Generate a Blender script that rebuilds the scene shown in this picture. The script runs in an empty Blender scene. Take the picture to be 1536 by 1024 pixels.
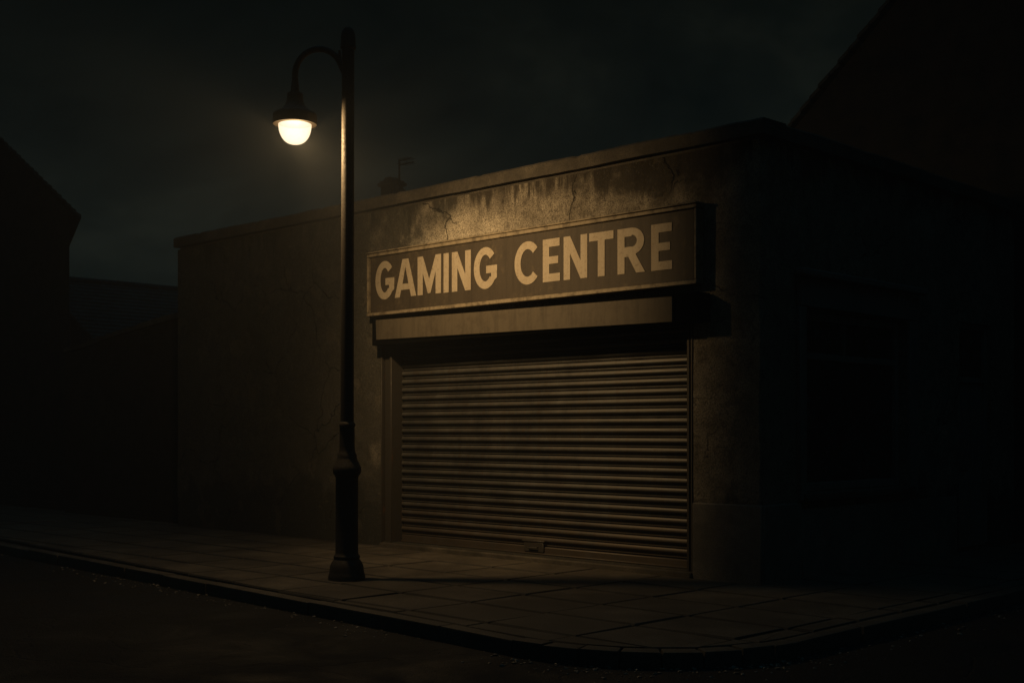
import bpy, bmesh, math, random
from mathutils import Vector, Matrix, noise
random.seed(7)
S = bpy.context.scene
COL = S.collection
R = math.radians

# ------------------------------------------------------------------ materials
def new_mat(name):
    m = bpy.data.materials.new(name); m.use_nodes = True
    nt = m.node_tree; b = nt.nodes['Principled BSDF']
    return m, nt, b

class G:
    """tiny node-graph helper"""
    def __init__(self, nt):
        self.nt = nt; self.tc = nt.nodes.new('ShaderNodeTexCoord')
    def n(self, t, **kw):
        nd = self.nt.nodes.new(t)
        for k, v in kw.items(): setattr(nd, k, v)
        return nd
    def link(self, a, b): self.nt.links.new(a, b)
    def map(self, scale=(1, 1, 1), loc=(0, 0, 0), rot=(0, 0, 0), src=None):
        m = self.n('ShaderNodeMapping')
        m.inputs['Scale'].default_value = scale; m.inputs['Location'].default_value = loc
        m.inputs['Rotation'].default_value = rot
        self.link(src or self.tc.outputs['Object'], m.inputs['Vector']); return m.outputs[0]
    def noise(self, vec, scale, detail=6, rough=.6, dist=0):
        t = self.n('ShaderNodeTexNoise'); t.inputs['Scale'].default_value = scale
        t.inputs['Detail'].default_value = detail; t.inputs['Roughness'].default_value = rough
        t.inputs['Distortion'].default_value = dist
        self.link(vec, t.inputs['Vector']); return t.outputs['Fac']
    def noisecol(self, vec, scale, detail=4):
        t = self.n('ShaderNodeTexNoise'); t.inputs['Scale'].default_value = scale
        t.inputs['Detail'].default_value = detail
        self.link(vec, t.inputs['Vector']); return t.outputs['Color']
    def voro(self, vec, scale, feature='F1'):
        t = self.n('ShaderNodeTexVoronoi', feature=feature); t.inputs['Scale'].default_value = scale
        self.link(vec, t.inputs['Vector']); return t.outputs['Distance']
    def ramp(self, fac, stops):
        r = self.n('ShaderNodeValToRGB'); e = r.color_ramp.elements
        while len(e) < len(stops): e.new(.5)
        for el, (p, c) in zip(e, stops):
            el.position = p
            el.color = (c, c, c, 1) if isinstance(c, (int, float)) else (*c, 1)
        self.link(fac, r.inputs[0]); return r.outputs[0]
    def math(self, op, a, b=None, clamp=False):
        m = self.n('ShaderNodeMath', operation=op); m.use_clamp = clamp
        for i, v in enumerate((a, b)):
            if v is None: continue
            if isinstance(v, (int, float)): m.inputs[i].default_value = v
            else: self.link(v, m.inputs[i])
        return m.outputs[0]
    def mix(self, fac, a, b, mode='MIX'):
        m = self.n('ShaderNodeMix', data_type='RGBA', blend_type=mode)
        if isinstance(fac, (int, float)): m.inputs[0].default_value = fac
        else: self.link(fac, m.inputs[0])
        for i, v in ((6, a), (7, b)):
            if isinstance(v, tuple): m.inputs[i].default_value = (*v, 1)
            else: self.link(v, m.inputs[i])
        return m.outputs[2]
    def vadd(self, a, b, k):
        s = self.n('ShaderNodeVectorMath', operation='SCALE'); s.inputs['Scale'].default_value = k
        self.link(b, s.inputs[0])
        m = self.n('ShaderNodeVectorMath', operation='ADD')
        self.link(a, m.inputs[0]); self.link(s.outputs[0], m.inputs[1]); return m.outputs[0]
    def sep(self, v):
        s = self.n('ShaderNodeSeparateXYZ'); self.link(v, s.inputs[0]); return s.outputs
    def bump(self, h, strength=.5, dist=.01, normal=None):
        b = self.n('ShaderNodeBump'); b.inputs['Strength'].default_value = strength
        b.inputs['Distance'].default_value = dist
        self.link(h, b.inputs['Height'])
        if normal: self.link(normal, b.inputs['Normal'])
        return b.outputs[0]

def plaster():
    m, nt, b = new_mat('weathered_render'); g = G(nt)
    P = g.tc.outputs['Object']
    warp = g.noisecol(P, 1.7)
    W = g.vadd(P, warp, .35)
    big = g.noise(P, .9, 5, .62, .4)
    mid = g.noise(W, 4.5, 7, .68)
    fine = g.noise(P, 60, 4, .7)
    grit = g.noise(P, 190, 2, .6)
    base = g.ramp(mid, [(.25, (.085, .075, .06)), (.46, (.25, .226, .185)), (.7, (.40, .365, .30)), (.9, (.46, .43, .36))])
    base = g.mix(g.ramp(big, [(.38, 0.), (.62, 1.)]), g.mix(.55, base, (.13, .115, .09)), base)
    # grime that has run down from the coping: long vertical streaks of uneven length
    z = g.sep(P)[2]
    st = g.noise(g.map((2.4, 2.4, .22)), 1.5, 6, .68, .3)
    st2 = g.noise(g.map((5.5, 5.5, .5)), 1.6, 4, .7)
    length = g.math('ADD', g.math('MULTIPLY', st, 1.5), g.math('MULTIPLY', st2, .55))
    top = g.math('SUBTRACT', g.math('SUBTRACT', z, 4.37), -1.02)
    streak = g.ramp(g.math('ADD', g.math('MULTIPLY', top, .75), g.math('SUBTRACT', length, 1.22)), [(.46, 0.), (.60, 1.)])
    spots = g.ramp(g.noise(W, 11, 5, .75), [(.3, 1.), (.5, 0.)])
    col = g.mix(g.math('MULTIPLY', streak, .93), base, (.022, .019, .015))
    col = g.mix(g.math('MULTIPLY', spots, .75), col, (.05, .043, .035))
    # damp, blackened foot of the wall with a ragged edge
    low = g.math('ADD', g.math('MULTIPLY', z, -.9), g.math('MULTIPLY', g.noise(P, 2.2, 6, .65), 1.5))
    damp = g.ramp(low, [(-.25, 0.), (.2, 1.)])
    col = g.mix(g.math('MULTIPLY', damp, .95), col, (.022, .024, .022))
    # lamp falloff painted in: wall colour darkens towards the yard end
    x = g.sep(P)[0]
    dim_end = g.ramp(g.math('ADD', g.math('MULTIPLY', x, -.11), g.math('MULTIPLY', g.noise(P, .8, 6, .65, .5), .8)), [(.88, 0.), (1.2, .9)])
    col = g.mix(g.math('MULTIPLY', dim_end, .9), col, (.034, .037, .033))
    # lamp's brightest spot painted paler over the left half of the sign, and heavy run marks to its right
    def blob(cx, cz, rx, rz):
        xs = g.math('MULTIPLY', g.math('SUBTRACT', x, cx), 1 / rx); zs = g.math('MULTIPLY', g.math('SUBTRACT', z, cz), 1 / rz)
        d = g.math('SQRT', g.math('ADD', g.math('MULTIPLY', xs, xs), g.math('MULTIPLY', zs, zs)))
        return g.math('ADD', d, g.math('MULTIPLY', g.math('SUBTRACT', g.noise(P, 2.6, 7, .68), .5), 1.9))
    lit_patch = g.ramp(blob(-4.35, 3.82, 1.0, .42), [(.35, 1.), (1.0, 0.)])
    col = g.mix(g.math('MULTIPLY', lit_patch, .85), col, (.50, .455, .37))
    runs = g.ramp(blob(-3.1, 4.42, 1.25, .42), [(.45, 1.), (.95, 0.)])
    col = g.mix(g.math('MULTIPLY', g.math('MULTIPLY', runs, g.ramp(st2, [(.42, .1), (.54, 1.)])), .95), col, (.024, .02, .016))
    dark_right = g.ramp(blob(-1.2, 4.3, 1.5, .55), [(.5, 1.), (1.1, 0.)])  # darker area over the top right of the front wall
    col = g.mix(g.math('MULTIPLY', dark_right, .92), col, (.026, .023, .019))
    pier = g.ramp(blob(-.2, 1.9, 1.3, 2.2), [(.5, 1.), (1.2, 0.)])  # weaker light on the pier, painted in as a faint darkening
    col = g.mix(g.math('MULTIPLY', pier, .15), col, (.038, .040, .036))
    gr_ = g.noise(P, 62, 5, .85); gr2 = g.noise(P, 27, 4, .8)
    col = g.mix(g.ramp(gr_, [(.41, .9), (.54, 0.)]), col, (.035, .030, .023))
    col = g.mix(g.ramp(gr2, [(.55, 0.), (.70, .12)]), col, (.50, .46, .39))
    # cracks
    Wc = g.vadd(P, g.noisecol(P, 3.1, 6), .45)
    e = g.voro(Wc, .85, 'DISTANCE_TO_EDGE')
    cmask = g.ramp(g.noise(P, .75, 3), [(.49, 0.), (.55, 1.)])
    crack = g.math('MULTIPLY', g.ramp(e, [(0., 1.), (.009, 0.)]), cmask)
    col = g.mix(g.math('MULTIPLY', crack, .95), col, (.012, .011, .009))
    # flaked patches where the top coat is gone
    fl = g.noise(W, 2.3, 8, .62)
    flake = g.ramp(fl, [(.60, 0.), (.615, 1.)])
    col = g.mix(g.math('MULTIPLY', flake, .16), col, (.17, .145, .11))
    g.link(col, b.inputs['Base Color'])
    b.inputs['Roughness'].default_value = .92; b.inputs['Specular IOR Level'].default_value = .25
    h = g.math('ADD', g.math('MULTIPLY', fine, .7), g.math('MULTIPLY', mid, 1.1))
    h = g.math('ADD', h, g.math('MULTIPLY', grit, .22))
    h = g.math('SUBTRACT', h, g.math('MULTIPLY', crack, .9))
    h = g.math('SUBTRACT', h, g.math('MULTIPLY', flake, .35))
    g.link(g.bump(h, 1., .016), b.inputs['Normal'])
    return m

def stone(name, c0, c1, rough=.9, sc=6, bump=.6, bd=.008, speck=90):
    m, nt, b = new_mat(name); g = G(nt); P = g.tc.outputs['Object']
    W = g.vadd(P, g.noisecol(P, 2.3), .25)
    a = g.noise(W, sc, 8, .68); f = g.noise(P, speck, 3, .7); f2 = g.noise(P, speck * 3, 2, .6)
    col = g.ramp(a, [(.3, c0), (.7, c1)])
    col = g.mix(g.ramp(f, [(.35, .75), (.55, 0.)]), col, tuple(v * .45 for v in c0))
    big = g.noise(P, .8, 4, .6)
    col = g.mix(g.ramp(big, [(.4, .55), (.6, 0.)]), col, tuple(v * .55 for v in c0))
    g.link(col, b.inputs['Base Color'])
    g.link(g.ramp(a, [(.3, rough - .18), (.7, rough)]), b.inputs['Roughness'])
    b.inputs['Specular IOR Level'].default_value = .3
    h = g.math('ADD', g.math('MULTIPLY', a, .7), g.math('ADD', g.math('MULTIPLY', f, .4), g.math('MULTIPLY', f2, .25)))
    g.link(g.bump(h, bump, bd), b.inputs['Normal'])
    return m

def asphalt():
    m, nt, b = new_mat('old_asphalt'); g = G(nt); P = g.tc.outputs['Object']
    v = g.voro(P, 95); v2 = g.voro(P, 38)
    n1 = g.noise(P, 1.1, 7, .65, .6); n2 = g.noise(P, 16, 5, .7)
    col = g.ramp(n1, [(.3, (.005, .005, .005)), (.7, (.016, .0155, .0145))])
    col = g.mix(g.ramp(v, [(.1, .5), (.5, 0.)]), col, (.045, .042, .037))
    g.link(col, b.inputs['Base Color'])
    g.link(g.ramp(n1, [(.35, .6), (.6, .95)]), b.inputs['Roughness']); b.inputs['Specular IOR Level'].default_value = .2
    W = g.vadd(P, g.noisecol(P, 2.2, 5), .5)
    e = g.ramp(g.voro(W, .5, 'DISTANCE_TO_EDGE'), [(0., 1.), (.012, 0.)])
    h = g.math('ADD', g.math('MULTIPLY', v, .6), g.math('ADD', g.math('MULTIPLY', n2, 1.3), g.math('MULTIPLY', v2, .5)))
    h = g.math('SUBTRACT', h, g.math('MULTIPLY', e, .8))
    g.link(g.bump(h, .9, .012), b.inputs['Normal'])
    return m

def metal(name, col, rough, metallic=0., wear=None, wearcol=(.1, .05, .025), sc=7, bump=.25, bd=.004, spec=.5):
    m, nt, b = new_mat(name); g = G(nt); P = g.tc.outputs['Object']
    a = g.noise(P, sc, 8, .7); f = g.noise(P, 70, 4, .7)
    s = g.noise(g.map((5, 5, .5)), 3, 5, .65)
    c = g.mix(g.ramp(a, [(.35, 0.), (.65, .5)]), col, tuple(v * .5 for v in col))
    if wear:
        c = g.mix(g.ramp(g.math('MULTIPLY', g.math('ADD', a, s), .5), [(wear, 0.), (wear + .08, .85)]), c, wearcol)
    g.link(c, b.inputs['Base Color'])
    b.inputs['Metallic'].default_value = metallic; b.inputs['Specular IOR Level'].default_value = spec
    g.link(g.ramp(a, [(.3, max(.05, rough - .1)), (.7, min(1, rough + .2))]), b.inputs['Roughness'])
    g.link(g.bump(g.math('ADD', g.math('MULTIPLY', f, .5), a), bump, bd), b.inputs['Normal'])
    return m

def shutter_mat():
    m, nt, b = new_mat('shutter_steel'); g = G(nt); P = g.tc.outputs['Object']
    a = g.noise(P, 2.6, 8, .7, .3); v = g.noise(g.map((7, 7, .35)), 1.8, 6, .7); f = g.noise(P, 45, 4, .7)
    c = g.ramp(a, [(.3, (.034, .035, .034)), (.7, (.086, .087, .083))])
    c = g.mix(g.ramp(v, [(.46, 0.), (.68, .75)]), c, (.055, .045, .036))
    z = g.sep(P)[2]
    mud = g.ramp(g.math('SUBTRACT', g.math('MULTIPLY', g.noise(P, 5, 5), 1.4), z), [(.0, 0.), (.6, .8)])
    c = g.mix(mud, c, (.07, .055, .04))
    c = g.mix(g.ramp(f, [(.56, 0.), (.7, .6)]), c, (.07, .045, .03))
    g.link(c, b.inputs['Base Color'])
    b.inputs['Metallic'].default_value = .35
    g.link(g.ramp(a, [(.3, .46), (.7, .66)]), b.inputs['Roughness'])
    g.link(g.bump(g.math('ADD', g.math('MULTIPLY', f, .4), g.noise(P, 5, 3)), .22, .006), b.inputs['Normal'])
    return m

def paint(name, c0, c1, wear=.5, sc=14, rough=.7, dark=None):
    """old flaking paint: c0 paint, c1 what shows through"""
    m, nt, b = new_mat(name); g = G(nt); P = g.tc.outputs['Object']
    a = g.noise(P, sc, 9, .75); s = g.noise(g.map((6, 6, .6)), 2.2, 6, .7); f = g.noise(P, 130, 3, .7)
    c = g.mix(g.ramp(a, [(wear, 0.), (wear + .09, .75)]), c0, c1)
    c = g.mix(g.ramp(s, [(.46, 0.), (.7, .6)]), c, dark or tuple(v * .4 for v in c0))
    c = g.mix(g.ramp(f, [(.55, 0.), (.66, .55)]), c, c1)
    g.link(c, b.inputs['Base Color']); b.inputs['Roughness'].default_value = rough
    b.inputs['Specular IOR Level'].default_value = .3
    g.link(g.bump(g.math('ADD', g.math('MULTIPLY', a, .6), g.math('MULTIPLY', f, .6)), .4, .004), b.inputs['Normal'])
    return m

def brickwall(name, c0, c1):
    m, nt, b = new_mat(name); g = G(nt); P = g.tc.outputs['Object']
    s = g.sep(P); cb = g.n('ShaderNodeCombineXYZ')
    g.link(g.math('ADD', s[0], s[1]), cb.inputs[0]); g.link(s[2], cb.inputs[1])
    br = g.n('ShaderNodeTexBrick'); g.link(cb.outputs[0], br.inputs['Vector'])
    br.inputs['Scale'].default_value = 1; br.inputs['Brick Width'].default_value = .225
    br.inputs['Row Height'].default_value = .075; br.inputs['Mortar Size'].default_value = .008
    br.inputs['Color1'].default_value = (*c0, 1); br.inputs['Color2'].default_value = (*c1, 1)
    br.inputs['Mortar'].default_value = (.014, .0145, .016, 1)
    n = g.noise(P, 3, 7, .7)
    g.link(g.mix(g.ramp(n, [(.4, .6), (.65, 0.)]), br.outputs['Color'], (.04, .035, .03)), b.inputs['Base Color'])
    b.inputs['Roughness'].default_value = .95; b.inputs['Specular IOR Level'].default_value = .08
    g.link(g.bump(g.math('SUBTRACT', n, br.outputs['Fac']), .6, .01), b.inputs['Normal'])
    return m

def glass_dark():
    m, nt, b = new_mat('dirty_dark_glass'); g = G(nt); P = g.tc.outputs['Object']
    a = g.noise(P, 5, 7, .7)
    g.link(g.ramp(a, [(.35, (.008, .009, .01)), (.7, (.03, .028, .024))]), b.inputs['Base Color'])
    g.link(g.ramp(a, [(.35, .12), (.7, .5)]), b.inputs['Roughness'])
    return m

def bulb_mat():
    m, nt, b = new_mat('lit_frosted_glass'); g = G(nt)
    nt.nodes.remove(b)
    em = g.n('ShaderNodeEmission'); tr = g.n('ShaderNodeBsdfTransparent'); mx = g.n('ShaderNodeMixShader')
    lw = g.n('ShaderNodeLayerWeight'); lw.inputs['Blend'].default_value = .35
    col = g.mix(g.math('MULTIPLY', lw.outputs['Facing'], .9), (1.0, .93, .80), (1.0, .70, .36))
    n = g.noise(g.tc.outputs['Object'], 22, 4, .6)
    col = g.mix(g.ramp(n, [(.4, .14), (.6, 0.)]), col, (.95, .70, .38))
    g.link(col, em.inputs['Color']); em.inputs['Strength'].default_value = 1.55
    tr.inputs[0].default_value = (1, .93, .8, 1)
    mx.inputs[0].default_value = .62
    g.link(tr.outputs[0], mx.inputs[1]); g.link(em.outputs[0], mx.inputs[2])
    g.link(mx.outputs[0], nt.nodes['Material Output'].inputs['Surface'])
    return m

M = dict(
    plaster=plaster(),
    coping=stone('coping_stone', (.035, .031, .025), (.125, .11, .088), sc=4, bump=.8, bd=.012),
    plinth=stone('plinth_render', (.11, .105, .095), (.25, .235, .205), sc=5, bd=.012),
    joint=stone('joint_dirt', (.014, .013, .011), (.07, .062, .05), sc=9),
    slab=stone('paving_slab', (.052, .045, .035), (.130, .113, .087), rough=.85, sc=3.2, bump=.8, bd=.010, speck=70),
    kerb=stone('kerb_stone', (.05, .045, .036), (.125, .11, .088), rough=.8, sc=5, bump=.8, bd=.012),
    asphalt=asphalt(),
    iron=metal('black_cast_iron', (.046, .040, .033), .62, 0., bump=.9, bd=.005, sc=38, spec=.3),
    iron_lamp=metal('lamp_black_enamel', (.03, .024, .018), .6, 0., bump=.3, bd=.003, sc=20),
    plate_black=metal('lamp_plate_black', (.004, .0032, .0025), .9, 0., spec=.02),
    shutter=shutter_mat(),
    steel=metal('dull_brown_steel', (.05, .045, .038), .55, .25, wear=.56, sc=5),
    black=metal('black_steel', (.002, .002, .002), .9, 0., spec=.02),
    board=paint('sign_board_paint', (.046, .038, .029), (.085, .068, .046), wear=.56, sc=5),
    letter=paint('cream_letter_paint', (.35, .308, .24), (.15, .12, .085), wear=.55, sc=30, dark=(.27, .22, .155)),
    frame=paint('worn_sign_frame', (.23, .195, .14), (.08, .065, .045), wear=.50, sc=9),
    fascia=paint('stained_fascia_board', (.082, .070, .052), (.06, .05, .037), wear=.50, sc=6),
    wood=paint('dark_painted_wood', (.13, .13, .125), (.20, .18, .16), wear=.56, sc=12),
    glass=glass_dark(),
    slate=stone('roof_slate', (.030, .036, .040), (.055, .062, .066), rough=.95, sc=2, bump=.8, bd=.02, speck=5),
    brick=brickwall('sooty_brick', (.026, .021, .018), (.019, .016, .015)),
    brick2=brickwall('dark_brick', (.013, .015, .018), (.009, .011, .014)),
    pebble=stone('gutter_grit', (.10, .09, .075), (.34, .31, .26), rough=.5, sc=30),
    bulb=bulb_mat(),
)

# ------------------------------------------------------------------ geometry helpers
class MB:
    """collects shapes in world space; build() links them as ONE mesh object"""
    def __init__(self): self.bm = bmesh.new()
    def add(self, verts, faces, smooth=False):
        vs = [self.bm.verts.new(v) for v in verts]
        for f in faces:
            try:
                fc = self.bm.faces.new([vs[i] for i in f]); fc.smooth = smooth
            except ValueError: pass
        return vs
    def box(self, x0, x1, y0, y1, z0, z1, bev=0., jit=0., seg=1):
        t = bmesh.new()
        bmesh.ops.create_cube(t, size=1)
        for v in t.verts:
            v.co = Vector((x0 if v.co.x < 0 else x1, y0 if v.co.y < 0 else y1, z0 if v.co.z < 0 else z1))
            if jit: v.co += Vector([random.uniform(-jit, jit) for _ in range(3)])
        if bev: bmesh.ops.bevel(t, geom=t.edges[:], offset=bev, segments=seg, affect='EDGES', profile=.6)
        self.merge(t); return self
    def merge(self, t, mat=None):
        if mat: bmesh.ops.transform(t, matrix=mat, verts=t.verts)
        me = bpy.data.meshes.new('tmp'); t.to_mesh(me); t.free()
        self.bm.from_mesh(me); bpy.data.meshes.remove(me)
    def prism(self, poly, vec):
        n = len(poly); poly = [Vector(p) for p in poly]; vec = Vector(vec)
        self.add(poly + [p + vec for p in poly],
                 [tuple(range(n - 1, -1, -1)), tuple(range(n, 2 * n))] + [(i, (i + 1) % n, (i + 1) % n + n, i + n) for i in range(n)])
        return self
    def lathe(self, prof, c=(0, 0, 0), seg=40, smooth=True):
        c = Vector(c); vs = []; fs = []
        for r, z in prof:
            for k in range(seg):
                a = 2 * math.pi * k / seg
                vs.append(c + Vector((r * math.cos(a), r * math.sin(a), z)))
        for i in range(len(prof) - 1):
            for k in range(seg):
                k2 = (k + 1) % seg
                fs.append((i * seg + k, i * seg + k2, (i + 1) * seg + k2, (i + 1) * seg + k))
        fs.append(tuple(range(seg - 1, -1, -1))); fs.append(tuple((len(prof) - 1) * seg + k for k in range(seg)))
        self.add(vs, fs, smooth); return self
    def tube(self, pts, rads, seg=16):
        pts = [Vector(p) for p in pts]; vs = []; fs = []; up = None
        for i, p in enumerate(pts):
            d = (pts[min(i + 1, len(pts) - 1)] - pts[max(i - 1, 0)]).normalized()
            if up is None: up = d.orthogonal().normalized()
            up = (up - d * up.dot(d)).normalized(); sd = d.cross(up)
            r = rads[i] if isinstance(rads, (list, tuple)) else rads
            for k in range(seg):
                a = 2 * math.pi * k / seg
                vs.append(p + (up * math.cos(a) + sd * math.sin(a)) * r)
        for i in range(len(pts) - 1):
            for k in range(seg):
                k2 = (k + 1) % seg
                fs.append((i * seg + k, i * seg + k2, (i + 1) * seg + k2, (i + 1) * seg + k))
        fs.append(tuple(range(seg - 1, -1, -1))); fs.append(tuple((len(pts) - 1) * seg + k for k in range(seg)))
        self.add(vs, fs, True); return self
    def build(self, name, mat, parent=None, sharp=40, fix=True):
        me = bpy.data.meshes.new(name)
        if fix: bmesh.ops.recalc_face_normals(self.bm, faces=self.bm.faces[:])
        off = parent_off(parent)
        if off.length: bmesh.ops.translate(self.bm, vec=-off, verts=self.bm.verts[:])
        self.bm.to_mesh(me); self.bm.free()
        me.materials.append(M[mat])
        try: me.set_sharp_from_angle(angle=R(sharp))
        except Exception: pass
        o = bpy.data.objects.new(name, me); COL.objects.link(o)
        if parent: o.parent = parent
        return o

def parent_off(p):
    v = Vector((0, 0, 0))
    while p: v += p.location; p = p.parent
    return v

def tag(o, label=None, cat=None, group=None, kind=None):
    for k, v in (('label', label), ('category', cat), ('group', group), ('kind', kind)):
        if v: o[k] = v
    return o
def empty(name, loc, label, cat, group=None):
    e = bpy.data.objects.new(name, None); e.location = loc; e.empty_display_size = .3
    COL.objects.link(e); return tag(e, label, cat, group)

# ------------------------------------------------------------------ wall sheets with openings
def corner_cut(z):
    n = noise.noise(Vector((3.1, 7.7, z * 2.3))); n2 = noise.noise(Vector((9.1, 1.7, z * 9)))
    return .007 + .022 * max(0, n) + .010 * max(0, n2)
def wall_sheet(mb, axis, a0, a1, z0, z1, holes, depth, step=.07, amp=.007):
    """axis 'x': the facade in the plane y=0 facing -y; axis 'y': the side wall in the plane x=0 facing +x"""
    def brk(lo, hi, extra):
        pts = sorted({round(v, 4) for v in [lo, hi] + extra if lo <= v <= hi}); out = [pts[0]]
        for p, q in zip(pts, pts[1:]):
            n = max(1, round((q - p) / step)); out += [p + (q - p) * (k + 1) / n for k in range(n)]
        return out
    A = brk(a0, a1, [h[0] for h in holes] + [h[1] for h in holes])
    Z = brk(z0, z1, [h[2] for h in holes] + [h[3] for h in holes])
    inh = lambda a, z: any(h[0] < a < h[1] and h[2] < z < h[3] for h in holes)
    def P(a, z, d):
        if d: return Vector((a, d, z)) if axis == 'x' else Vector((-d, a, z))
        if abs(a) < 1e-6:
            c = corner_cut(z); return Vector((-c, 0, z)) if axis == 'x' else Vector((0, c, z))
        o = amp * (noise.noise(Vector((a * .9, z * .9, 4.2 if axis == 'x' else 8.8))) + .5 * noise.noise(Vector((a * 3.1, z * 3.1, 1.2))))
        o *= min(1, abs(a) / .2)
        return Vector((a, o, z)) if axis == 'x' else Vector((-o, a, z))
    fv, bv = {}, {}
    cells = {(i, j) for i in range(len(A) - 1) for j in range(len(Z) - 1) if not inh((A[i] + A[i + 1]) / 2, (Z[j] + Z[j + 1]) / 2)}
    def V(d, i, j, dd):
        if (i, j) not in d: d[(i, j)] = mb.bm.verts.new(P(A[i], Z[j], dd))
        return d[(i, j)]
    for (i, j) in cells:
        f = mb.bm.faces.new([V(fv, i, j, 0), V(fv, i + 1, j, 0), V(fv, i + 1, j + 1, 0), V(fv, i, j + 1, 0)]); f.smooth = True
        for (p, q, nb) in (((i, j), (i + 1, j), (i, j - 1)), ((i + 1, j), (i + 1, j + 1), (i + 1, j)),
                           ((i + 1, j + 1), (i, j + 1), (i, j + 1)), ((i, j + 1), (i, j), (i - 1, j))):
            if nb not in cells:
                if abs(A[p[0]]) < 1e-6 and abs(A[q[0]]) < 1e-6: continue      # the street corner is closed by the corner strip
                mb.bm.faces.new([V(fv, *q, 0), V(fv, *p, 0), V(bv, *p, depth), V(bv, *q, depth)])
    return Z

# ================================================================== SETTING
road = MB()
n = 40
road.add([(-60, -60, -.12), (60, -60, -.12), (60, 60, -.12), (-60, 60, -.12)], [(0, 1, 2, 3)])
tag(road.build('road', 'asphalt'), kind='structure')

# kerb line: long straight along the street, rounded corner, then the side street
pts = [(-35., -1.87)]
x = -34.
while x < .5: pts.append((x, -3.4 - .06 * (x + 9.5))); x += .91
for k in range(0, 9):
    a = R(-93.4 + 93.4 * k / 8); pts.append((.6 + 1.42 * math.cos(a), -2.6 + 1.42 * math.sin(a)))
y = -1.7
while y < 6.2: pts.append((2.02, y)); y += .91
pts.append((2.02, 6.25))
pts = [Vector(p) for p in pts]
def inset(poly, d):
    out = []
    for i, p in enumerate(poly):
        a = poly[max(0, i - 1)]; b = poly[min(len(poly) - 1, i + 1)]
        t = (b - a).normalized(); out.append(p + Vector((-t.y, t.x)) * d)
    return out
inner = inset(pts, .15)
kb = MB()
for i in range(len(pts) - 1):
    p, q, p2, q2 = pts[i], pts[i + 1], inner[i], inner[i + 1]
    g_ = .006; t = (q - p).normalized() * g_
    z = random.uniform(-.006, .004); z2 = z + random.uniform(-.004, .004); o = random.uniform(-.008, .008)
    nrm = Vector((-t.y, t.x)).normalized() * o
    b_ = bmesh.new()
    base = [p + t + nrm, q - t + nrm, q2 - t, p2 + t]
    lo = [b_.verts.new((v.x, v.y, -.2)) for v in base]
    hi = [b_.verts.new((v.x, v.y, zz)) for v, zz in zip(base, (z, z2, z2, z))]
    b_.faces.new(lo[::-1]); b_.faces.new(hi)
    for k in range(4): b_.faces.new([lo[k], lo[(k + 1) % 4], hi[(k + 1) % 4], hi[k]])
    bmesh.ops.bevel(b_, geom=[e for e in b_.edges if all(v in hi for v in e.verts)], offset=.018, segments=2, affect='EDGES', profile=.6)
    kb.merge(b_)
tag(kb.build('kerb', 'kerb'), kind='structure')

# paving slabs, clipped to the inside of the kerb (a convex outline)
def clip(poly, a, b):
    out = []; n_ = Vector((-(b - a).y, (b - a).x))
    for i, p in enumerate(poly):
        q = poly[(i + 1) % len(poly)]; dp = (p - a).dot(n_); dq = (q - a).dot(n_)
        if dp >= 0: out.append(p)
        if (dp >= 0) != (dq >= 0): out.append(p + (q - p) * (dp / (dp - dq)))
    return out
edge2 = inset(pts, .158)
pv = MB(); jt = MB()
LX, LY = .92, .70
for r_ in range(-8, 12):
    y0 = -.06 + r_ * LY
    for c_ in range(-40, 4):
        x0 = c_ * LX - .2 + random.uniform(-.012, .012)
        if y0 > -.01 and x0 + LX < -.05: continue
        poly = [Vector((x0, y0)), Vector((x0 + LX, y0)), Vector((x0 + LX, y0 + LY)), Vector((x0, y0 + LY))]
        for i in range(len(edge2) - 1):
            poly = clip(poly, edge2[i], edge2[i + 1])
            if len(poly) < 3: break
        if len(poly) < 3: continue
        cen = sum(poly, Vector((0, 0))) / len(poly)
        if cen.y > 6.2: continue
        area = abs(sum(p.x * q.y - q.x * p.y for p, q in zip(poly, poly[1:] + poly[:1]))) / 2
        if area < .004: continue
        k = max(0, 1 - .011 / math.sqrt(area) * 1.6)
        z = random.uniform(-.006, .001); tx, ty = random.uniform(-.006, .006), random.uniform(-.006, .006)
        zf = lambda v: z + tx * (v.x - cen.x) + ty * (v.y - cen.y)
        wx = max(v.x for v in poly) - min(v.x for v in poly); wy = max(v.y for v in poly) - min(v.y for v in poly)
        sh_ = lambda v, gx, gy: cen + Vector(((v.x - cen.x) * max(.2, 1 - gx / wx), (v.y - cen.y) * max(.2, 1 - gy / wy)))
        top = [sh_(v, .046, .072) + Vector((random.uniform(-.007, .007), random.uniform(-.007, .007))) for v in poly]
        mid = [sh_(v, .018, .028) for v in poly]; m_ = len(poly)
        pv.add([(v.x, v.y, zf(v)) for v in top], [tuple(range(m_))])
        vs = [(v.x, v.y, zf(v)) for v in top] + [(v.x, v.y, zf(v) - .014) for v in mid] + [(v.x, v.y, -.06) for v in mid]
        jt.add(vs, [(i, i + m_, (i + 1) % m_ + m_, (i + 1) % m_) for i in range(m_)] +
               [(i + m_, i + 2 * m_, (i + 1) % m_ + 2 * m_, (i + 1) % m_ + m_) for i in range(m_)])
tag(pv.build('pavement', 'slab'), kind='structure')
bed = inset(pts, .05)
jt.add([(v.x, v.y, -.045) for v in bed] + [(-.15, 6.25, -.045), (-.15, .15, -.045), (-35, .15, -.045)], [tuple(range(len(bed) + 3))])
tag(jt.build('pavement_bed', 'joint'), kind='structure')

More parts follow.
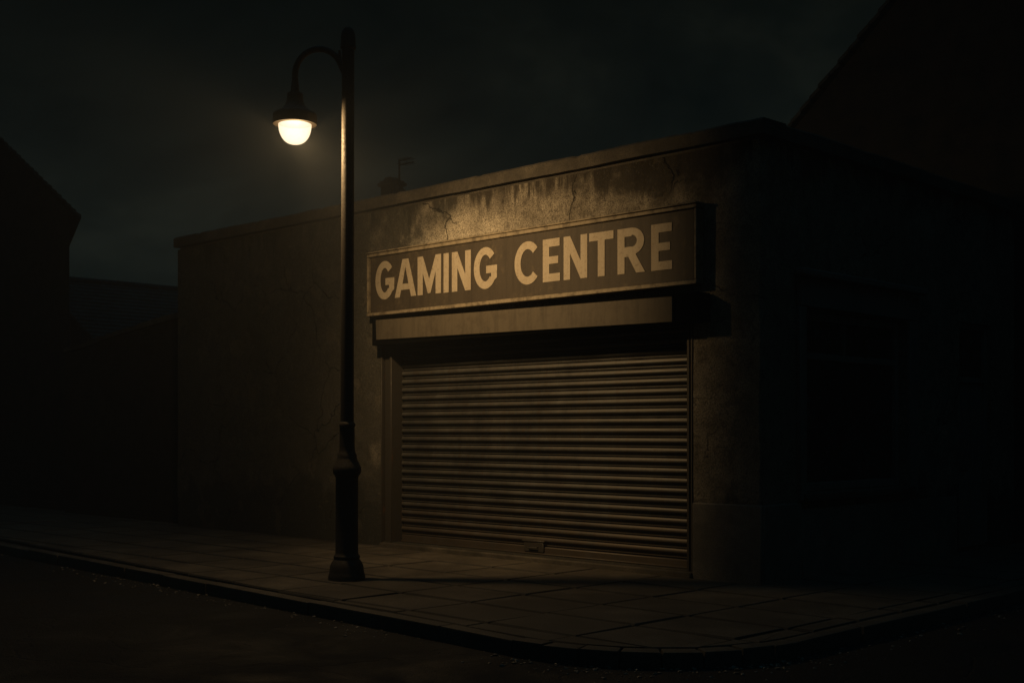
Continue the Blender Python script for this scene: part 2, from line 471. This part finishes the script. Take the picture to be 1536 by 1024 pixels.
# grit washed into the gutter
gr = MB()
for _ in range(1500):
    i = random.randrange(16, len(pts) - 1); t = random.random()
    p = pts[i].lerp(pts[i + 1], t); d = (pts[i + 1] - pts[i]).normalized(); nn = Vector((d.y, -d.x))
    off = abs(random.gauss(0, .16)) + .012
    if noise.noise(Vector((p.x * 1.3, p.y * 1.3, .5))) + random.random() * .6 < .12: continue
    p = p + nn * off; s = random.choice((.004, .005, .006, .008, .012)) * random.uniform(.7, 1.4)
    b_ = bmesh.new(); bmesh.ops.create_icosphere(b_, subdivisions=1, radius=s)
    for v in b_.verts: v.co *= random.uniform(.7, 1.25)
    gr.merge(b_, Matrix.Translation((p.x, p.y, -.12 + s * .35)) @ Matrix.Rotation(random.random() * 6, 4, 'Z') @ Matrix.Diagonal((1.5, 1, .6, 1)))
tag(gr.build('gravel', 'pebble'), 'loose grit and small stones washed along the kerb', 'grit', kind='stuff')

# ================================================================== THE SHOP
shop = empty('corner_shop', (0, 0, 0), 'flat roofed single storey corner shop with stained render, closed shutter and dark side window', 'shop')
TOP = 4.352
w = MB()
FH = [(-5.78, -.80, .055, 2.86)]
SH = [(.80, 3.02, .86, 2.74), (4.42, 5.36, .02, 2.84)]
wall_sheet(w, 'x', -10.79, 0, -.1, TOP, FH, .34)
Z = wall_sheet(w, 'y', 0, 6.08, -.1, TOP, SH, .30)
# corner strip joins the two sheets along the chipped arris
def zrows(holes): return sorted({round(v, 4) for v in [-.1, TOP] + [h[2] for h in holes] + [h[3] for h in holes]})
zz = [-.1 + (TOP + .1) * k / 90 for k in range(91)]
w.add([(-corner_cut(z) - .001, .0005, z) for z in zz] + [(-.0005, corner_cut(z) + .001, z) for z in zz],
      [(i, i + 91, i + 92, i + 1) for i in range(90)])
w.box(-10.79, -10.5, .345, 5.78, -.1, TOP - .004)
w.box(-10.79, -.303, 5.785, 6.08, -.1, TOP - .004)
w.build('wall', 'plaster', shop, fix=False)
rf = MB(); rf.box(-10.49, -.31, .35, 5.78, 3.95, 4.1); rf.build('roof', 'slate', shop)
flo = MB(); flo.box(-10.49, -.31, .62, 5.78, -.1, .0); flo.build('floor_slab', 'plinth', shop)

cp = MB()
def run(path_fn, n):
    """a worn, slightly wavy run of coping: section swept along the wall"""
    rows = [path_fn(k / n) for k in range(n + 1)]; m = len(rows[0])
    vs = [v for r in rows for v in r]
    fs = [(k * m + i, k * m + (i + 1) % m, (k + 1) * m + (i + 1) % m, (k + 1) * m + i) for k in range(n) for i in range(m)]
    cp.add(vs, fs + [tuple(range(m - 1, -1, -1)), tuple(n * m + i for i in range(m))])
def wob(a, q): return noise.noise(Vector((a * 1.1, q, .3))) * .010 + noise.noise(Vector((a * 5.3, q, 1.3))) * .006 - .012 * max(0, noise.noise(Vector((a * 9., q, 5.))) - .35)
def front(t):
    x = -10.80 + 10.87 * t; jn = -.008 if abs((x / 1.55) % 1 - .5) < .02 else 0
    ft, zt, zb = -.07 + wob(x, 1) - jn, 4.540 + wob(x, 2) + jn, 4.386 + .5 * wob(x, 3)
    return [Vector(p) for p in ((x, ft, zb), (x, ft - .002, zt - .022), (x, ft + .018, zt), (x, .36, zt + .005), (x, .36, zb))]
run(front, 260)
def side(t):
    y = .363 + 5.757 * t
    ft, zt, zb = .07 + wob(y + 40, 1), 4.540 + wob(y + 40, 2), 4.386
    return [Vector(p) for p in ((ft, y, zb), (ft + .002, y, zt - .022), (ft - .018, y, zt), (-.32, y, zt + .005), (-.32, y, zb))]
run(side, 120)
cp.box(-10.80, -10.46, .365, 6.12, 4.385, 4.545, .014); cp.box(-10.45, -.33, 5.76, 6.12, 4.385, 4.545, .014)
# recessed bed joint below the overhanging stones
cp.box(-10.76, -.03, .03, .30, 4.353, 4.384); cp.box(-.30, -.03, .301, 6.05, 4.353, 4.384)
cp.build('coping', 'coping', shop)

pl = MB()
pl.box(-.795, .035, -.035, .02, -.1, .765, .012, .002)
pl.box(.0, .035, .021, .72, -.1, .765, .012, .002)
pl.box(.0, .034, .722, 4.30, -.1, .70, .012, .002)
pl.build('plinth', 'plinth', shop)

ds = MB(); ds.box(-5.74, -.79, -.07, .40, -.05, .05, .012, .004); ds.build('doorstep', 'kerb', shop)

# sign above the shutter, fixed to the wall: a thing of its own
sx0, sx1, sz0, sz1, sy = -5.905, -.665, 2.977, 3.786, -.115
sign = empty('shop_sign', ((sx0 + sx1) / 2, 0, sz0), 'long dark fascia sign reading GAMING CENTRE in worn cream capitals', 'sign')
b_ = MB(); b_.box(sx0 + .05, sx1 - .05, sy + .004, -.012, sz0 + .05, sz1 - .05); b_.build('board', 'board', sign)
f_ = MB()
fw = .044
f_.box(sx0, sx1, sy - .022, -.008, sz1 - fw, sz1, .007, .003); f_.box(sx0, sx1, sy - .022, -.008, sz0, sz0 + fw, .007, .003)
f_.box(sx0, sx0 + .03, sy - .020, -.009, sz0 + fw + .001, sz1 - fw - .001, .006); f_.box(sx1 - .033, sx1, sy - .020, -.009, sz0 + fw + .001, sz1 - fw - .001, .006)
f_.box(sx0 - .01, sx1 + .01, sy - .035, -.006, sz1 + .001, sz1 + .022, .005, .003)
f_.build('frame', 'frame', sign)

def arc(cx, cy, rx, ry, a0, a1, n=20):
    return [(cx + rx * math.cos(R(a0 + (a1 - a0) * k / n)), cy + ry * math.sin(R(a0 + (a1 - a0) * k / n))) for k in range(n + 1)]
def glyph(ch, w, t):
    h = t * .92
    if ch == 'I': return [[(0, 0), (w, 0), (w, 1), (0, 1)]]
    if ch == 'T': return [[(w / 2 - t / 2, 0), (w / 2 + t / 2, 0), (w / 2 + t / 2, 1 - h), (w, 1 - h), (w, 1), (0, 1), (0, 1 - h), (w / 2 - t / 2, 1 - h)]]
    if ch == 'E': return [[(0, 0), (w, 0), (w, h), (t, h), (t, .5 - h * .46), (w * .9, .5 - h * .46), (w * .9, .5 + h * .46), (t, .5 + h * .46), (t, 1 - h), (w * .98, 1 - h), (w * .98, 1), (0, 1)]]
    if ch == 'N': return [[(0, 0), (t, 0), (t, .60), (w - t, 0), (w, 0), (w, 1), (w - t, 1), (w - t, .40), (t, 1), (0, 1)]]
    if ch == 'M': return [[(0, 0), (t, 0), (t, .58), (w / 2 - .05, .03), (w / 2 + .05, .03), (w - t, .58), (w - t, 0), (w, 0), (w, 1), (w - t, 1), (w / 2, .39), (t, 1), (0, 1)]]
    if ch == 'A': return [[(0, 0), (.235 * w, 0), (.30 * w, .19), (.70 * w, .19), (.765 * w, 0), (w, 0), (.635 * w, 1), (.365 * w, 1)], [(.352 * w, .345), (.648 * w, .345), (.5 * w, .80)]]
    if ch == 'C':
        return [arc(w * .52, .5, w * .52, .515, 42, 318, 34) + arc(w * .52, .5, w * .52 - t, .515 - h, 318, 42, 34)]
    if ch == 'G':
        return [arc(w * .5, .5, w * .5, .515, 40, 322, 34) + [(w, .24), (w, .55), (w * .54, .55), (w * .54, .55 - h), (w - t, .55 - h), (w - t, .27)] + arc(w * .5, .5, w * .5 - t, .515 - h, 318, 40, 30)]
    if ch == 'R':
        cx = .5 * w; ro = (w * .97 - cx); yt = 1; yb = .40; cy = (yt + yb) / 2; ry = (yt - yb) / 2
        return [[(0, 0), (t, 0), (t, .37), (.40 * w, .37), (w - t * 1.22, 0), (w, 0), (.66 * w, .41)] + arc(cx, cy, ro, ry, -66, 90, 18) + [(0, 1)],
                [(t, yb + h), (cx, yb + h)] + arc(cx, cy + .01, ro - t, (yt - yb - 2 * h) / 2 + .02, -80, 80, 12) + [(cx, yt - h), (t, yt - h)]]
LET = [('G', -5.643, -5.277), ('A', -5.262, -4.856), ('M', -4.827, -4.401), ('I', -4.352, -4.262), ('N', -4.205, -3.878), ('G', -3.824, -3.439),
       ('C', -3.154, -2.758), ('E', -2.713, -2.456), ('N', -2.40, -2.058), ('T', -2.03, -1.691), ('R', -1.635, -1.268), ('E', -1.186, -.918)]
H = .478
for word in (LET[:6], LET[6:]):
    cu = bpy.data.curves.new('lettering', 'CURVE'); cu.dimensions = '2D'; cu.fill_mode = 'BOTH'; cu.extrude = .002; cu.bevel_depth = .0008
    for ch, a, b in word:
        a, b = 6.727 + (a - 6.727) * 1.0084, 6.727 + (b - 6.727) * 1.0084
        zb = 3.184 + (a + 5.6) / 4.7 * -.030
        for ring in glyph(ch, (b - a) / H, .2):
            sp = cu.splines.new('POLY'); sp.points.add(len(ring) - 1); sp.use_cyclic_u = True
            for p, (u, v) in zip(sp.points, ring): p.co = (a + u * H, zb + v * H, 0, 1)
    co = bpy.data.objects.new('tmp', cu); COL.objects.link(co)
    bpy.context.view_layer.update()
    me = bpy.data.meshes.new_from_object(co.evaluated_get(bpy.context.evaluated_depsgraph_get()))
    bpy.data.objects.remove(co)
    me.transform(Matrix.Translation((0, sy + .0005, 0)) @ Matrix.Rotation(R(90), 4, 'X'))
    me.transform(Matrix.Translation(-sign.location))
    me.materials.clear(); me.materials.append(M['letter'])
    lo_ = bpy.data.objects.new('lettering', me); COL.objects.link(lo_); lo_.parent = sign

# shutter housing under the sign with a paler board across its front
hs = MB(); hs.box(-5.70, -.58, -.215, -.012, 2.585, 2.885, .008); hs.build('shutter_housing', 'black', shop)
fb = MB()
fb.prism([(-5.58, -.218, 2.905), (-5.57, -.218, 2.655), (-.885, -.218, 2.60), (-.885, -.218, 2.855)], (0, -.032, 0))
fb.build('fascia_board', 'fascia', shop)

# roller shutter
sh = MB(); pitch = .1055; z0 = .16
prof = [(0, .010), (.02, .004), (.03, -.019), (.05, -.0235), (.085, -.0235), (.105, -.018), (.115, .004), (.14, .014), (.26, .014), (.32, .002), (.40, -.013), (.47, -.024), (.53, -.0285), (.60, -.0295), (.72, -.0275), (.84, -.021), (.93, -.011), (.985, .004)]
rows = []
k = 0
while z0 + k * pitch < 2.62:
    for u, o in prof: rows.append((z0 + (k + u) * pitch, o, k))
    k += 1
XS = [-5.56 + (4.68) * i / 60 for i in range(61)]
def shy(x, z, k):
    return .195 + .006 * noise.noise(Vector((x * .7, z * .7, 3))) + .003 * noise.noise(Vector((x * .4, k * 3.1, 9))) \
        + .012 * math.exp(-((x + 3.1) / .35) ** 2 - ((z - .35) / .2) ** 2)
vs = [(x, shy(x, z, kk) + o, z + .003 * noise.noise(Vector((kk * 1.7, x * .3, 2)))) for z, o, kk in rows for x in XS]
fs = [(i * 61 + j, i * 61 + j + 1, (i + 1) * 61 + j + 1, (i + 1) * 61 + j) for i in range(len(rows) - 1) for j in range(60)]
sh.add(vs, fs, True)
rs = sh.build('roller_shutter', 'shutter', shop, sharp=50, fix=False)
br_ = MB(); br_.box(-5.55, -.89, .16, .225, .056, .152, .01, .003); br_.box(-5.55, -.89, .145, .159, .058, .075, .004); br_.build('bottom_rail', 'shutter', rs)
hd = MB(); hd.box(-3.34, -3.02, .138, .158, .085, .20, .008, .004); hd.box(-3.36, -3.00, .130, .159, .201, .222, .006, .003)
hd.tube([(-3.25, .138, .15), (-3.25, .118, .135), (-3.11, .118, .135), (-3.11, .138, .15)], .007); hd.build('lock_handle', 'steel', rs)
for xa, xb, d in ((-5.775, -5.56, 1), (-.885, -.805, -1)):
    gl = MB()
    if d > 0:
        gl.box(xa, xa + .022, -.008, .30, .051, 2.84, .004); gl.box(xa + .045, xb - .055, .03, .30, .051, 2.84, .005)
        gl.box(xb - .05, xb - .012, .0, .30, .051, 2.84, .005)
    else:
        gl.box(xa, xa + .035, .0, .30, .051, 2.84, .005); gl.box(xb - .024, xb, -.010, .30, .051, 2.84, .004)
        gl.box(xa + .036, xb - .03, .07, .30, .051, 2.84)
    gl.build('guide_rail', 'steel', rs)

# side window
wy0, wy1, wz0, wz1 = SH[0]
fr = MB()
e = .004
for a, b, c, d in ((wy0 + e, wy0 + .09, wz0 + e, wz1 - e), (wy1 - .09, wy1 - e, wz0 + e, wz1 - e), (wy0 + .091, wy1 - .091, wz0 + e, wz0 + .09), (wy0 + .091, wy1 - .091, wz1 - .09, wz1 - e),
                   (wy0 + .091, wy1 - .091, 2.24, 2.31)):
    fr.box(-.17, -.08, a, b, c, d, .008)
fr.box(-.165, -.085, 1.76, 1.81, 2.311, wz1 - .091, .006)
win = fr.build('window', 'wood', shop)
pn = MB(); pn.box(-.135, -.125, wy0 + .02, wy1 - .02, wz0 + .02, wz1 - .02); pn.build('pane', 'glass', win)
sl = MB(); sl.box(-.075, .10, wy0 - .08, wy1 + .08, wz0 - .085, wz0 - .003, .012, .003); sl.build('sill', 'coping', win)
su = MB()
su.box(.001, .05, wy0 - .14, wy0 - .012, .78, 2.76, .008); su.box(.001, .05, wy1 + .012, wy1 + .22, .78, 2.76, .008)
su.box(.001, .055, wy0 - .14, wy1 + .22, 2.762, 3.06, .008); su.box(.001, .13, wy0 - .20, wy1 + .30, 3.062, 3.14, .016)
su.build('surround', 'wood', win)
# side door
dy0, dy1, dz0, dz1 = SH[1]
df = MB()
df.box(-.14, -.05, dy0 + e, dy0 + .08, .03, dz1 - e, .006); df.box(-.14, -.05, dy1 - .08, dy1 - e, .03, dz1 - e, .006); df.box(-.14, -.05, dy0 + .081, dy1 - .081, dz1 - .08, dz1 - e, .006); df.box(-.14, -.05, dy0 + .081, dy1 - .081, 2.1, 2.17, .006)
dr = MB(); dr.box(-.12, -.08, dy0 + .083, dy1 - .083, .035, 2.095, .004)
for a, b in ((.2, .9), (1.05, 1.95)):
    for c in (dy0 + .16, (dy0 + dy1) / 2 + .03): dr.box(-.081, -.068, c, c + .27, a, b, .008)
door = dr.build('door', 'wood', shop); df.build('frame', 'wood', door)
fl_ = MB(); fl_.box(-.11, -.10, dy0 + .07, dy1 - .07, 2.171, dz1 - .085); fl_.build('pane', 'glass', door)
hn = MB(); hn.tube([(-.08, dy0 + .14, 1.0), (-.02, dy0 + .14, 1.0)], .012); hn.tube([(-.02, dy0 + .135, 1.0), (-.02, dy0 + .26, 1.0)], .010); hn.build('handle', 'black', door)

# ================================================================== STREET LAMP
PX, PY = -3.2, -2.586
lamp = empty('street_lamp', (PX, PY, 0), 'old black iron street lamp on the pavement with a curved arm and glowing bulb', 'street lamp')
c = (PX, PY, 0)
bs = MB()
bs.lathe([(.185, -.03), (.187, .03), (.178, .06), (.172, .085), (.168, .13), (.155, .165), (.135, .195), (.128, .205), (.132, .215), (.132, .235), (.119, .25), (.115, .27),
          (.113, .6), (.113, 1.02), (.120, 1.045), (.138, 1.065), (.141, 1.09), (.141, 1.125), (.130, 1.145), (.124, 1.165), (.106, 1.20), (.098, 1.225), (.098, 1.25), (.086, 1.275), (.080, 1.30),
          (.077, 1.34), (.075, 1.53)], c, 48)
bs.build('base', 'iron', lamp)
ph = MB()
ph.lathe([(.075, 1.52), (.0755, 1.535), (.082, 1.54), (.083, 1.56), (.076, 1.575), (.0675, 1.585), (.0665, 2.2), (.065, 3.4), (.063, 4.6), (.062, 5.33)], c, 40)
ph.build('pole', 'iron', lamp)
cap = MB()
cap.lathe([(.062, 5.325), (.066, 5.33), (.078, 5.345), (.079, 5.36), (.075, 5.375), (.074, 5.44), (.068, 5.49), (.053, 5.53), (.030, 5.552), (.004, 5.56)], c, 36)
cap.build('finial', 'iron', lamp)
AD = Vector((-.425, -.345, 0)).normalized(); AL = .545
CZ = 1.5 - 0.0
def ap(s, z): return Vector((PX, PY, .035)) + AD * s + Vector((0, 0, z))
am = MB()
path = [ap(.03, 5.02), ap(.055, 5.10)]
for k in range(0, 19):
    a = R(28 + (180 - 28) * k / 18)
    path.append(ap(.302 - .243 * math.cos(a), 5.055 + .255 * math.sin(a)))
path = [ap(.02, 5.03), ap(.06, 5.115)] + path[2:]
path += [ap(AL, 5.0), ap(AL, 4.93)]
am.tube(path, [.034, .033] + [.031] * (len(path) - 3) + [.032], 20)
am.tube([ap(.085, 5.17), ap(.09, 5.29)], [.02, .012], 10)
am.lathe([(.031, 4.985), (.036, 4.98), (.036, 4.955), (.04, 4.945), (.042, 4.90), (.046, 4.875), (.046, 4.86)], ap(AL, 0), 28)
am.build('arm', 'iron_lamp', lamp)
hz = MB(); hc = ap(AL, 0)
hz.lathe([(.046, 4.872), (.074, 4.868), (.080, 4.858), (.080, 4.83), (.083, 4.80), (.092, 4.765), (.110, 4.73), (.140, 4.70), (.175, 4.68), (.208, 4.665), (.219, 4.652), (.222, 4.635),
          (.222, 4.565), (.217, 4.556), (.208, 4.556), (.2, 4.575)], hc, 56)
# last ring is closed by a flat inner plate
hz.build('lamp_housing', 'iron_lamp', lamp, sharp=35)
rfl = MB(); rfl.lathe([(.218, 4.553), (.219, 4.5545)], hc, 56); rfl.build('dark_plate', 'plate_black', lamp)  # near-black plate added below the rim to keep the lit underside dim
bl = MB()
prof = [(.166, 4.5525)] + [(.166 * math.cos(R(a)) ** .8 if a < 90 else .001, 4.552 - .20 * math.sin(R(a))) for a in (4, 10, 18, 27, 36, 45, 54, 63, 71, 79, 85, 89)]
seg = 48; vs = []; fs = []
for r, z in prof:
    for k in range(seg): vs.append(hc + Vector((r * math.cos(2 * math.pi * k / seg), r * math.sin(2 * math.pi * k / seg), z)))
for i in range(len(prof) - 1):
    for k in range(seg): fs.append((i * seg + k, i * seg + (k + 1) % seg, (i + 1) * seg + (k + 1) % seg, (i + 1) * seg + k))
bl.add(vs, fs, True); bl.build('lamp_bulb', 'bulb', lamp)

LP = hc + Vector((0, 0, 4.455))
WARM = (1, .68, .345)
ld = bpy.data.lights.new('lamp_light', 'POINT'); ld.energy = 380; ld.shadow_soft_size = .06; ld.color = WARM
lo = bpy.data.objects.new('lamp_light', ld); lo.location = LP - Vector((0, 0, .01)) - lamp.location; COL.objects.link(lo); lo.parent = lamp
# extra spot added at the bulb to brighten the front wall
ls = bpy.data.lights.new('added_wall_spot', 'SPOT'); ls.energy = 1150; ls.shadow_soft_size = .10; ls.color = WARM
ls.spot_size = R(102); ls.spot_blend = 1
lb = bpy.data.objects.new('added_wall_spot', ls); lb.location = LP - lamp.location; COL.objects.link(lb); lb.parent = lamp
lb.rotation_euler = (Vector((-3.6, 0, 2.40)) - LP).to_track_quat('-Z', 'Y').to_euler()
lamp.rotation_euler = (0, R(.25), 0)

# ================================================================== NEIGHBOURS
def gable_house(root, O, u, d, wl, wr, ez, rz, L, wallmat, over=.15, eave=.25, jit=.02):
    """O foot of the ridge line on the front gable, u along the front, d into the depth"""
    O, u, d = Vector(O), Vector(u), Vector(d).normalized()
    w_ = MB()
    er = rz - (rz - ez) * wr / wl
    f = [O - u * wl + Vector((0, 0, -.1)), O + u * wr + Vector((0, 0, -.1)), O + u * wr + Vector((0, 0, er - .06)), O + Vector((0, 0, rz - .06)), O - u * wl + Vector((0, 0, ez - .06))]
    w_.prism(f, d * L); w_.build('wall', wallmat, root)
    r_ = MB()
    for sgn, W in ((-1, wl), (1, wr)):
        sl_ = (rz - ez) / wl
        T = W + eave; n_ = int(T * math.hypot(1, sl_) / .22)
        for k in range(n_):
            t0, t1 = T * k / n_, T * (k + 1.12) / n_
            a = -d * (over + random.uniform(-jit, jit)); b = d * (L + over)
            hi = Vector((0, 0, rz - sl_ * t0)); lw_ = Vector((0, 0, rz - sl_ * t1))
            p = [O + u * sgn * t0 + hi, O + u * sgn * t1 + lw_]
            up0, up1 = Vector((0, 0, .015)), Vector((0, 0, .05))
            q = [p[0] + a, p[1] + a, p[1] + b, p[0] + b]
            lowz = [q[0] - Vector((0, 0, .05)), q[1] - Vector((0, 0, .01)), q[2] - Vector((0, 0, .01)), q[3] - Vector((0, 0, .05))]
            hiz = [q[0] + up0, q[1] + up1, q[2] + up1, q[3] + up0]
            r_.add(lowz + hiz, [(3, 2, 1, 0), (4, 5, 6, 7), (0, 1, 5, 4), (1, 2, 6, 5), (2, 3, 7, 6), (3, 0, 4, 7)])
    # ridge tiles
    k = -over
    while k < L + over:
        a = O + d * k + Vector((0, 0, rz + random.uniform(.03, .045))); b = O + d * min(k + .44, L + over) + Vector((0, 0, rz + .035))
        r_.tube([a, b], .10, 10); k += .45
    return r_.build('roof', 'slate', root)

# tall house behind the shop, closing the side street
t_ = empty('house', (.9, 6.32, 0), 'tall dark gabled house rising behind the right end of the shop', 'house')
gable_house(t_, (.9, 6.32, 0), (1, 0, 0), (0, 1, 0), 6.0, 5.4, 4.70, 10.25, 8, 'brick2', over=.12, eave=.3)
# left neighbour, its gable on the building line and its flank running off askew
t_ = empty('house', (-20.6, .35, 0), 'black silhouetted house with a sloping gable at the left edge of the street', 'house')
gable_house(t_, (-20.72, .35, 0), (1, 0, 0), (-.92, .39, 0), 5.53, 5.53, 5.62, 8.85, 6.5, 'brick2', over=.15, eave=.42)
# yard wall between them
yw = MB()
yw.prism([(-15.05, .2, -.1), (-10.86, .2, -.1), (-10.86, .2, 3.30), (-11.1, .2, 3.31), (-13.3, .2, 3.1), (-14.3, .2, 2.98), (-15.05, .2, 2.93)], (0, .23, 0))
x = -15.04
tops = [(-15.05, 2.93), (-14.3, 2.98), (-13.3, 3.10), (-11.1, 3.31), (-10.86, 3.30)]
def topz(x):
    for (a, za), (b, zb) in zip(tops, tops[1:]):
        if a <= x <= b: return za + (zb - za) * (x - a) / (b - a)
    return 3.3
yard = empty('yard_wall', (-12.95, .3, 0), 'dark brick yard wall with a sloping top between the shop and the left house', 'wall')
yw.build('wall', 'brick', yard)
cc = MB()
while x < -10.9:
    L = min(.45, -10.87 - x); z0_, z1_ = topz(x) + .004, topz(x + L) + .004; j = random.uniform(0, .02)
    cc.prism([(x + .004, .16, z0_), (x + L - .004, .16, z1_), (x + L - .004, .16, z1_ + .07 + j), (x + .004, .16, z0_ + .07 + j)], (0, .31, 0)); x += L
cc.build('coping', 'coping', yard)
# low slate roofed outbuilding far behind the yard wall
t_ = empty('outbuilding', (-26, 4.9, 0), 'low slate roofed outbuilding beyond the yard wall in the gap', 'outbuilding')
gable_house(t_, (-26, 4.9, 0), (1, 0, 0), (0, 1, 0), 4, 4, 3.2, 5.62, 7.2, 'brick', over=.1, eave=.2)
# house behind the shop: only its chimney clears the parapet
t_ = empty('house', (-19.5, 14.5, 0), 'house hidden behind the shop showing only its chimney and aerial over the parapet', 'house')
rr = gable_house(t_, (-24.4, 14.5, 0), (0, -1, 0), (1, 0, 0), 2.8, 2.8, 5.6, 8.2, 10, 'brick', over=.1, eave=.2)
ch = MB()
ch.box(-22.60, -22.06, 13.95, 14.40, 7.6, 8.93, .01); ch.box(-22.68, -21.98, 13.88, 14.47, 8.932, 9.03, .012); ch.box(-22.63, -22.03, 13.92, 14.43, 9.032, 9.09, .012)
ch.prism([(-22.55, 14.0, 9.092), (-22.12, 14.0, 9.092), (-22.2, 14.0, 9.19), (-22.46, 14.0, 9.19)], (0, .36, 0))
ch.prism([(-22.05, 14.0, 7.9), (-21.45, 14.0, 7.9), (-21.45, 14.0, 8.45), (-22.05, 14.0, 8.93)], (0, .3, 0))
chim = ch.build('chimney', 'brick', rr)
ae = MB()
ae.tube([(-21.78, 14.0, 8.5), (-21.78, 14.0, 9.64)], .028, 8)
for zz_, l0, l1 in ((9.60, -.05, .62), (9.47, .0, .72)):
    ae.tube([(-21.78 + l0 * .9, 14.0 - l0 * .0, zz_), (-21.78 + l1 * .9, 14.0, zz_ + .01)], .018, 6)
    for s in (.15, .3, .45, .58):
        ae.tube([(-21.78 + s * .9, 13.8, zz_ + .005), (-21.78 + s * .9, 14.2, zz_ + .005)], .008, 5)
ae.build('aerial', 'black', rr)

# ================================================================== AIR
hb = MB(); hb.box(-61, 61, -61, 61, -1.3, 13.5)
hm = bpy.data.materials.new('night_haze'); hm.use_nodes = True
nt = hm.node_tree; nt.nodes.clear()
out = nt.nodes.new('ShaderNodeOutputMaterial'); pvn = nt.nodes.new('ShaderNodeVolumePrincipled')
pvn.inputs['Color'].default_value = (.84, .92, 1., 1); pvn.inputs['Density'].default_value = .0033; pvn.inputs['Anisotropy'].default_value = 0.
nt.links.new(pvn.outputs[0], out.inputs['Volume'])
M['haze'] = hm
hob = hb.build('haze', 'haze'); tag(hob, 'thin night haze that glows round the lamp', 'haze', kind='stuff')

# ================================================================== SKY
wd = bpy.data.worlds.new('World'); S.world = wd; wd.use_nodes = True
nt = wd.node_tree; g = G(nt); bg = nt.nodes['Background']
P = g.tc.outputs['Generated']
z = g.sep(P)[2]
cv = g.map((1.6, 1.6, 3.6), (.3, .1, .2))
n1 = g.noise(cv, 1.5, 7, .58, .5)
n2 = g.noise(cv, 5, 5, .6)
cl = g.ramp(g.math('ADD', g.math('MULTIPLY', n1, .85), g.math('MULTIPLY', n2, .15)), [(.36, (.0014, .0032, .0032)), (.49, (.0046, .0068, .0056)), (.62, (.0112, .0138, .0102))])
hor = g.ramp(z, [(.0, 1.2), (.14, 1.0), (.34, .42), (.7, .4)])
zen = g.ramp(z, [(.50, 0.), (.85, 1.)])  # unseen upper sky: teal glow added to fill the shadows
vis = g.mix(1., cl, hor, 'MULTIPLY')
g.link(g.mix(zen, vis, (.007, .034, .050)), bg.inputs['Color']); bg.inputs['Strength'].default_value = 1.

# ================================================================== CAMERA
cam = bpy.data.cameras.new('camera'); co = bpy.data.objects.new('camera', cam); COL.objects.link(co)
co.location = (6.727, -10.38, 1.5)
co.rotation_euler = (R(90), 0, math.atan2(.698, .716))
cam.sensor_width = 36; cam.lens = 1860 / 1536 * 36; cam.shift_y = 133 / 1536; cam.clip_start = .05; cam.clip_end = 500
S.camera = co
wd.cycles.sampling_method = 'NONE'   # spend the light samples on the lamp
S.view_settings.view_transform = 'Standard'; S.view_settings.look = 'None'; S.view_settings.exposure = 0; S.view_settings.gamma = 1
S.render.engine = 'CYCLES'
S.cycles.use_denoising = True; S.cycles.denoiser = 'OPENIMAGEDENOISE'; S.cycles.denoising_prefilter = 'ACCURATE'; S.cycles.denoising_input_passes = 'RGB_ALBEDO_NORMAL'; S.cycles.use_adaptive_sampling = False
S.cycles.max_bounces = 5; S.cycles.volume_bounces = 0; S.cycles.transparent_max_bounces = 8
S.cycles.sample_clamp_indirect = .12; S.cycles.sample_clamp_direct = 3.
